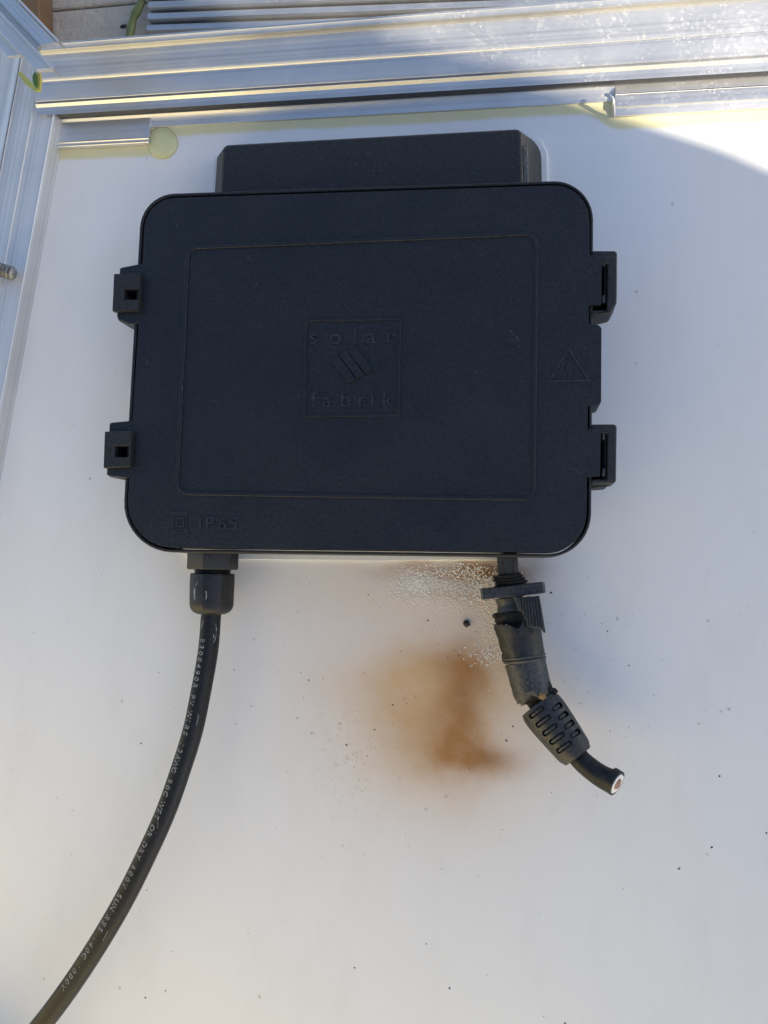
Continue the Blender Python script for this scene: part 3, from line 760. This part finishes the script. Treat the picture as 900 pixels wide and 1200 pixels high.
# charred break between sleeve and relief
for i, (x, y, r) in enumerate([(640, 807, 9), (646, 812, 7), (634, 811, 8), (628, 822, 11), (641, 820, 9), (619, 820, 6)]):
    c = P(x, y, 10.5 if i < 2 else 9); bm = bmesh.new(); bmesh.ops.create_icosphere(bm, subdivisions=2, radius=rmm(r, 9))
    vs = [c + v.co * (1 + .35 * noise.noise(v.co * .8 + Vector((i * 5, 0, 0)))) for v in bm.verts]; fs = [tuple(v.index for v in f.verts) for f in bm.faces]; bm.free()
    mesh('charred_lump', vs, fs, CHAR, cn)
for i, (x, y, r, z) in enumerate([(636, 816, 4.2, 14), (637.5, 823, 2.4, 13.8), (634, 813.5, 2.4, 14.2)]):
    c = P(x, y, z); bm = bmesh.new(); bmesh.ops.create_icosphere(bm, subdivisions=2, radius=rmm(r, z))
    vs = [c + v.co * (1 + .5 * noise.noise(v.co * 2 + Vector((i * 5, 3, 0)))) for v in bm.verts]; fs = [tuple(v.index for v in f.verts) for f in bm.faces]; bm.free()
    mesh('burnt_crumb', vs, fs, RUST if i != 1 else ASH, cn)
# strain relief
ra = P(631, 825, 9.5); rb = P(677.5, 886.5, 12.5); n_ = 12
rp = [ra.lerp(rb, i / (n_ - 1)) for i in range(n_)]
rr_ = [rmm(x, 11) for x in (23, 25, 25.3, 25, 24.5, 24, 23.2, 22.6, 21.8, 21.2, 20.2, 17)]
rel = sweep('strain_relief', rp, rr_, RELIEF, cn, n=48, ang=35)
rt, rs_, ru = frames(rp)[0]
cs = []
def capsule(c, axis, up, ln, rad, depth):
    vs = []; side = axis.cross(up).normalized(); n = 16
    for zz in (-depth, depth):
        for j in range(n):
            a = 2 * math.pi * j / n
            vs.append(c + axis * ((ln if math.cos(a) > 0 else -ln) + math.cos(a) * rad) + side * math.sin(a) * rad + up * zz)
    fs = [(j, (j + 1) % n, n + (j + 1) % n, n + j) for j in range(n)] + [tuple(range(n)), tuple(n + j for j in range(n))]
    return mesh('c', vs, fs, RELIEF)
L_ = (rb - ra).length
for k in range(5):
    for row, (aa, ln) in enumerate(((math.radians(77), 1.5), (math.radians(133), 1.0))):
        if row == 1 and k == 4: continue
        t = (.22 + .16 * k) if row else (.10 + .165 * k)
        i = t * (n_ - 1); rad = rr_[int(i)] + (rr_[min(int(i) + 1, n_ - 1)] - rr_[int(i)]) * (i % 1)
        dirn = rs_ * math.cos(aa) + ru * math.sin(aa)
        c = ra.lerp(rb, t) + dirn * rad
        ax = rt.cross(dirn).normalized()
        cs.append(capsule(c, ax, dirn, ln * 1.1, .74, 1.25))
cut(rel, cs)
rel.data.set_sharp_from_angle(angle=math.radians(30))
for f in rel.data.polygons: f.use_smooth = True
# bright inner bar of every slot
for k in range(5):
    for row, aa in enumerate((math.radians(76), math.radians(131))):
        if row == 1 and k == 4: continue
        t = (.22 + .16 * k) if row else (.10 + .165 * k); i = t * (n_ - 1); rad = rr_[int(i)] - .55
        dirn = rs_ * math.cos(aa) + ru * math.sin(aa); c = ra.lerp(rb, t) + dirn * (rad); ax = rt.cross(dirn).normalized()
        pth = [c + ax * (q * (1.2 if row else 1.75)) for q in (-1, -.8, 0, .8, 1)]
        sweep('slot_bar', pth, [.1, .34, .38, .34, .1], GREYP, rel, n=8)
# cut cable stub
sp = catmull([P(672, 880, 12), P(682, 892, 13), P(695, 903, 14.2), P(708, 911.5, 15.6), P(719.5, 916.5, 17.2)], 6)
srad = [rmm(11.6 + 1.8 * (i / (len(sp) - 1)) ** 2, 14) for i in range(len(sp))]
stub = sweep('cable_stub', sp, srad, CABLE, cn, n=36)
e = sp[-1]; td = (Vector((.80, -.36, .52))).normalized()
# the cut face leans towards the viewer
fr_e = frames(sp)[-1]
cutp = e + fr_e[0] * .5
def disc(name, r, d, mat, parent, ht=.8, rag=0, seed=0):
    up = Vector((0, 0, 1)); s_ = td.cross(up).normalized(); u_ = s_.cross(td).normalized(); n = 30; L = []
    for h_ in (-ht, 0):
        L.append([cutp + td * (d + h_) + (s_ * math.cos(a) + u_ * math.sin(a)) * r * (1 + rag * noise.noise(Vector((math.cos(a) * 2, math.sin(a) * 2, seed)))) for a in [2 * math.pi * j / n for j in range(n)]])
    return loft(name, L, mat, parent, smooth=True, ang=40)
disc('sheath_end', srad[-1] * 1.06, .35, CABLE, stub, 1.8)
disc('insulation_ring', srad[-1] * .83, .5, INSUL, stub, 1.2, .12, 2)
disc('conductor_seat', srad[-1] * .5, .56, COPPER, stub, 1.2, .1, 5)
up = Vector((0, 0, 1)); s_ = td.cross(up).normalized(); u_ = s_.cross(td).normalized()
for k in range(19):
    rr2 = 0 if k == 0 else (.42 if k < 7 else .84); aa = k * 1.047 if k < 7 else (k - 7) * .5236
    q = cutp + td * .6 + (s_ * math.cos(aa) + u_ * math.sin(aa)) * rr2 * (srad[-1] * .42)
    sweep('copper_strand', [q - td * .5, q + td * (.1 + .25 * R.random())], [.2, .19], COPPER, stub, n=8)

# ------------------------------------------------------------------ crumbs, specks, ash
def blob(c, r, seed, flat=.6, sub=1):
    bm = bmesh.new(); bmesh.ops.create_icosphere(bm, subdivisions=sub, radius=1)
    vs = []
    for v in bm.verts:
        k = 1 + .45 * noise.noise(v.co * 1.4 + Vector((seed * 3.1, seed, 0)))
        vs.append(Vector((c.x + v.co.x * r * k, c.y + v.co.y * r * k, c.z + (v.co.z * flat + flat * .55) * r * k)))
    fs = [tuple(v.index for v in f.verts) for f in bm.faces]; bm.free(); return vs, fs
V, Fc = blob(P(546.5, 730.5, 0), .95, 4, .8, 2)
tag(mesh('charred_crumb', V, Fc, SOOT), 'largest black charred crumb on the backsheet left of the connector', 'crumb')
spec = [(501.5, 727, .28), (432, 697, .22), (445, 711, .25), (557, 711, .25), (540, 808, .35), (460, 826, .38), (470, 763, .25), (379, 794, .3), (362, 797, .3), (356, 818, .28),
        (439, 855, .42), (406, 873, .35), (430, 886, .35), (601, 851, .42), (593, 868, .35), (646, 694.5, .38), (679, 824, .25), (675, 795, .22), (668, 806, .22), (843, 909.5, .55),
        (834, 993, .4), (796, 1018, .45), (898, 976, .4), (527, 1158, .45), (415, 1134, .5), (637, 1191, .5), (662, 1199, .5), (499, 1106, .25), (518, 1018, .25), (462, 1052, .2),
        (67, 935, .3), (86, 950, .35), (84, 1001, .35), (172, 1043, .35), (201.5, 1115, .5), (194, 1161, .4), (170, 1169, .35), (276, 848, .3), (61, 1180, .3), (165, 871, .3), (326, 787, .25),
        (715, 857, .3), (712, 740, .3), (81, 730, .3), (819, 848, .3), (737, 780, .25), (640, 730, .18), (644, 730, .16), (491, 653, .3), (186, 788, .2), (274, 785, .3)]
parts = [blob(P(x + R.uniform(-.5, .5), y, 0), min(.34, r) * R.uniform(.4, .95), i, .3) for i, (x, y, r) in enumerate(spec)]
for i in range(620):
    k = R.random()
    if k < .45: x, y = R.gauss(545, 90), R.gauss(820, 90)
    elif k < .6: x, y = R.gauss(690, 40), R.gauss(800, 70)
    elif k < .68: x, y = R.gauss(405, 18), R.gauss(885, 30)
    else: x, y = R.uniform(-10, 910), R.uniform(240, 1210)
    q = P(x, y, 0)
    if y < 200: continue
    parts.append(blob(q, abs(R.gauss(0, .05)) + .035, i, .35, 1))
V, Fc = join(parts)
sk = mesh('soot_specks', V, Fc, SOOT); tag(sk, 'fine black soot specks scattered over the white backsheet', 'soot', kind='stuff')
parts = []
def cloud(n, x, y, sx, sy, r0, r1):
    for i in range(n):
        a, b_ = R.gauss(x, sx), R.gauss(y, sy)
        if b_ < 660: continue
        parts.append(blob(P(a, b_, 0), R.uniform(r0, r1), i, .45, 1))
cloud(500, 485, 684, 12, 8, .08, .28); cloud(260, 540, 668, 26, 5, .1, .3); cloud(500, 575, 688, 16, 11, .1, .32); cloud(420, 530, 684, 26, 10, .06, .2)
cloud(320, 585, 735, 12, 22, .06, .2); cloud(120, 572, 768, 12, 6, .08, .24); cloud(120, 450, 676, 16, 7, .05, .12)
V, Fc = join(parts)
tag(mesh('ash_residue', V, Fc, ASH), 'white crusty ash blistered on the backsheet below the box', 'ash', kind='stuff')

# ------------------------------------------------------------------ unseen board added to bounce warm sunlight onto the panel
bdn = Vector((.48, .73, .46)).normalized(); bdx = Vector((0, 0, 1)).cross(bdn).normalized(); bdy = bdn.cross(bdx).normalized()
bc = Vector((-60, -216, 14)) + bdy * 240; L = []
for dd in (-9, 9):
    L.append([bc + bdx * a * 300 + bdy * b_ * 240 + bdn * dd for a, b_ in ((-1, -1), (1, -1), (1, 1), (-1, 1))])
bd = loft('bounce_board', L, simple('warm bounce board', (.96, .79, .40), .75, 0, 40, .08, .0005), bevel=1)
tag(bd, 'unseen pale yellowish board added below the panel to bounce warm light', 'board')

# ------------------------------------------------------------------ the photographer, whose back keeps the sun off
def shade(x, y, z): return Vector((x + SUN_H.x * z, y + SUN_H.y * z, z))
JACKET = simple('grey jacket', (.16, .17, .19), .85, 0, 60, .15, .002)
SKIN = simple('skin', (.5, .3, .22), .55, 0, 120, .1, .0003)
HAIR = simple('hair', (.06, .04, .03), .6, 0, 300, .4, .002)
JEANS = simple('blue jeans', (.1, .14, .22), .85, 0, 200, .2, .001)
def skin(name, joints, edges, mat, parent, sub=2, root=0):
    me = bpy.data.meshes.new(name); me.from_pydata([Vector(j[0]) for j in joints], edges, [])
    me.materials.append(mat); o = bpy.data.objects.new(name, me); link(o, parent)
    if parent: 
        for v in me.vertices: v.co -= parent.location
    o.modifiers.new('skin', 'SKIN').use_smooth_shade = True
    for i, j in enumerate(joints):
        d = me.skin_vertices[0].data[i]; r = j[1]; d.radius = (r, r) if isinstance(r, (int, float)) else r; d.use_root = (i == root)
    s = o.modifiers.new('s', 'SUBSURF'); s.levels = s.render_levels = sub
    return o
HEADP = shade(-.195, .115, .40)
SH = shade(-.10, -.03, .36)
ps = empty('person', Vector((SH.x * 1000 + 350, SH.y * 1000 - 100, GZ)), 'crouching person in a dark grey jacket leaning over the panel from the right', 'person')
hip = Vector((SH.x + .55, SH.y - .14, .30)); chest = SH.lerp(hip, .3) + Vector((0, 0, .03)); belly = SH.lerp(hip, .65) + Vector((0, 0, .03)); neck = shade(-.155, .05, .385)
shl = shade(-.13, -.055, .34); shr = shade(-.066, .090, .34)
ell = shl + Vector((.20, -.05, -.22)); elr = shr + Vector((-.02, -.16, -.20))
wrl = ell + Vector((.14, -.05, -.05)); wrr = elr + Vector((.16, -.08, -.06))
skin('jacket', [(hip, .15), (belly, .145), (chest, .16), (SH, .13), (neck, .095)], [(0, 1), (1, 2), (2, 3), (3, 4)], JACKET, ps)
skin('sleeve', [(SH.lerp(shl, .35), .07), (shl, .055), (ell, .05), (wrl, .036)], [(0, 1), (1, 2), (2, 3)], JACKET, ps)
skin('sleeve', [(SH.lerp(shr, .35), .08), (shr, .135), (elr, .05), (wrr, .036)], [(0, 1), (1, 2), (2, 3)], JACKET, ps)
kz = -.008 + .07
knl = hip + Vector((-.32, -.02, kz - hip.z)); knr = hip + Vector((-.12, .32, kz - hip.z))
anl = knl + Vector((.40, -.16, -.01)); anr = knr + Vector((.38, -.16, -.01))
skin('trousers', [(hip + Vector((0, -.02, -.02)), .14), (knl, .07), (anl, .045), (knr, .07), (anr, .045)], [(0, 1), (1, 2), (0, 3), (3, 4)], JEANS, ps)
hd = HEADP
skin('head', [(neck, .055), (neck.lerp(hd, .5), .055), (hd + Vector((0, -.01, -.03)), .075), (hd, .088), (hd + Vector((0, .01, .035)), .08), (hd + Vector((0, .06, -.075)), .04), (hd + Vector((0, .095, -.035)), .012)],
     [(0, 1), (1, 2), (2, 3), (3, 4), (2, 5), (3, 6)], SKIN, ps)
skin('hair', [(hd + Vector((0, -.03, .0)), .088), (hd + Vector((0, -.01, .04)), .092)], [(0, 1)], HAIR, ps)
for wr, s in ((wrl, 1), (wrr, -1)):
    J = [(wr, .03), (wr + Vector((0, -.04, -.02)), (.036, .018)), (wr + Vector((0, -.075, -.03)), (.04, .016))]; E = [(0, 1), (1, 2)]
    for k, (dx, l) in enumerate(((-.03, .065), (-.01, .078), (.01, .072), (.03, .056))):
        b0 = len(J); J += [(wr + Vector((dx, -.085, -.032)), .0095), (wr + Vector((dx * 1.1, -.085 - l * .55, -.045)), .009), (wr + Vector((dx * 1.15, -.085 - l, -.06)), .0075)]
        E += [(2, b0), (b0, b0 + 1), (b0 + 1, b0 + 2)]
    b0 = len(J); J += [(wr + Vector((s * .04, -.05, -.03)), .011), (wr + Vector((s * .055, -.08, -.04)), .009)]; E += [(1, b0), (b0, b0 + 1)]
    skin('hand', J, E, SKIN, ps)
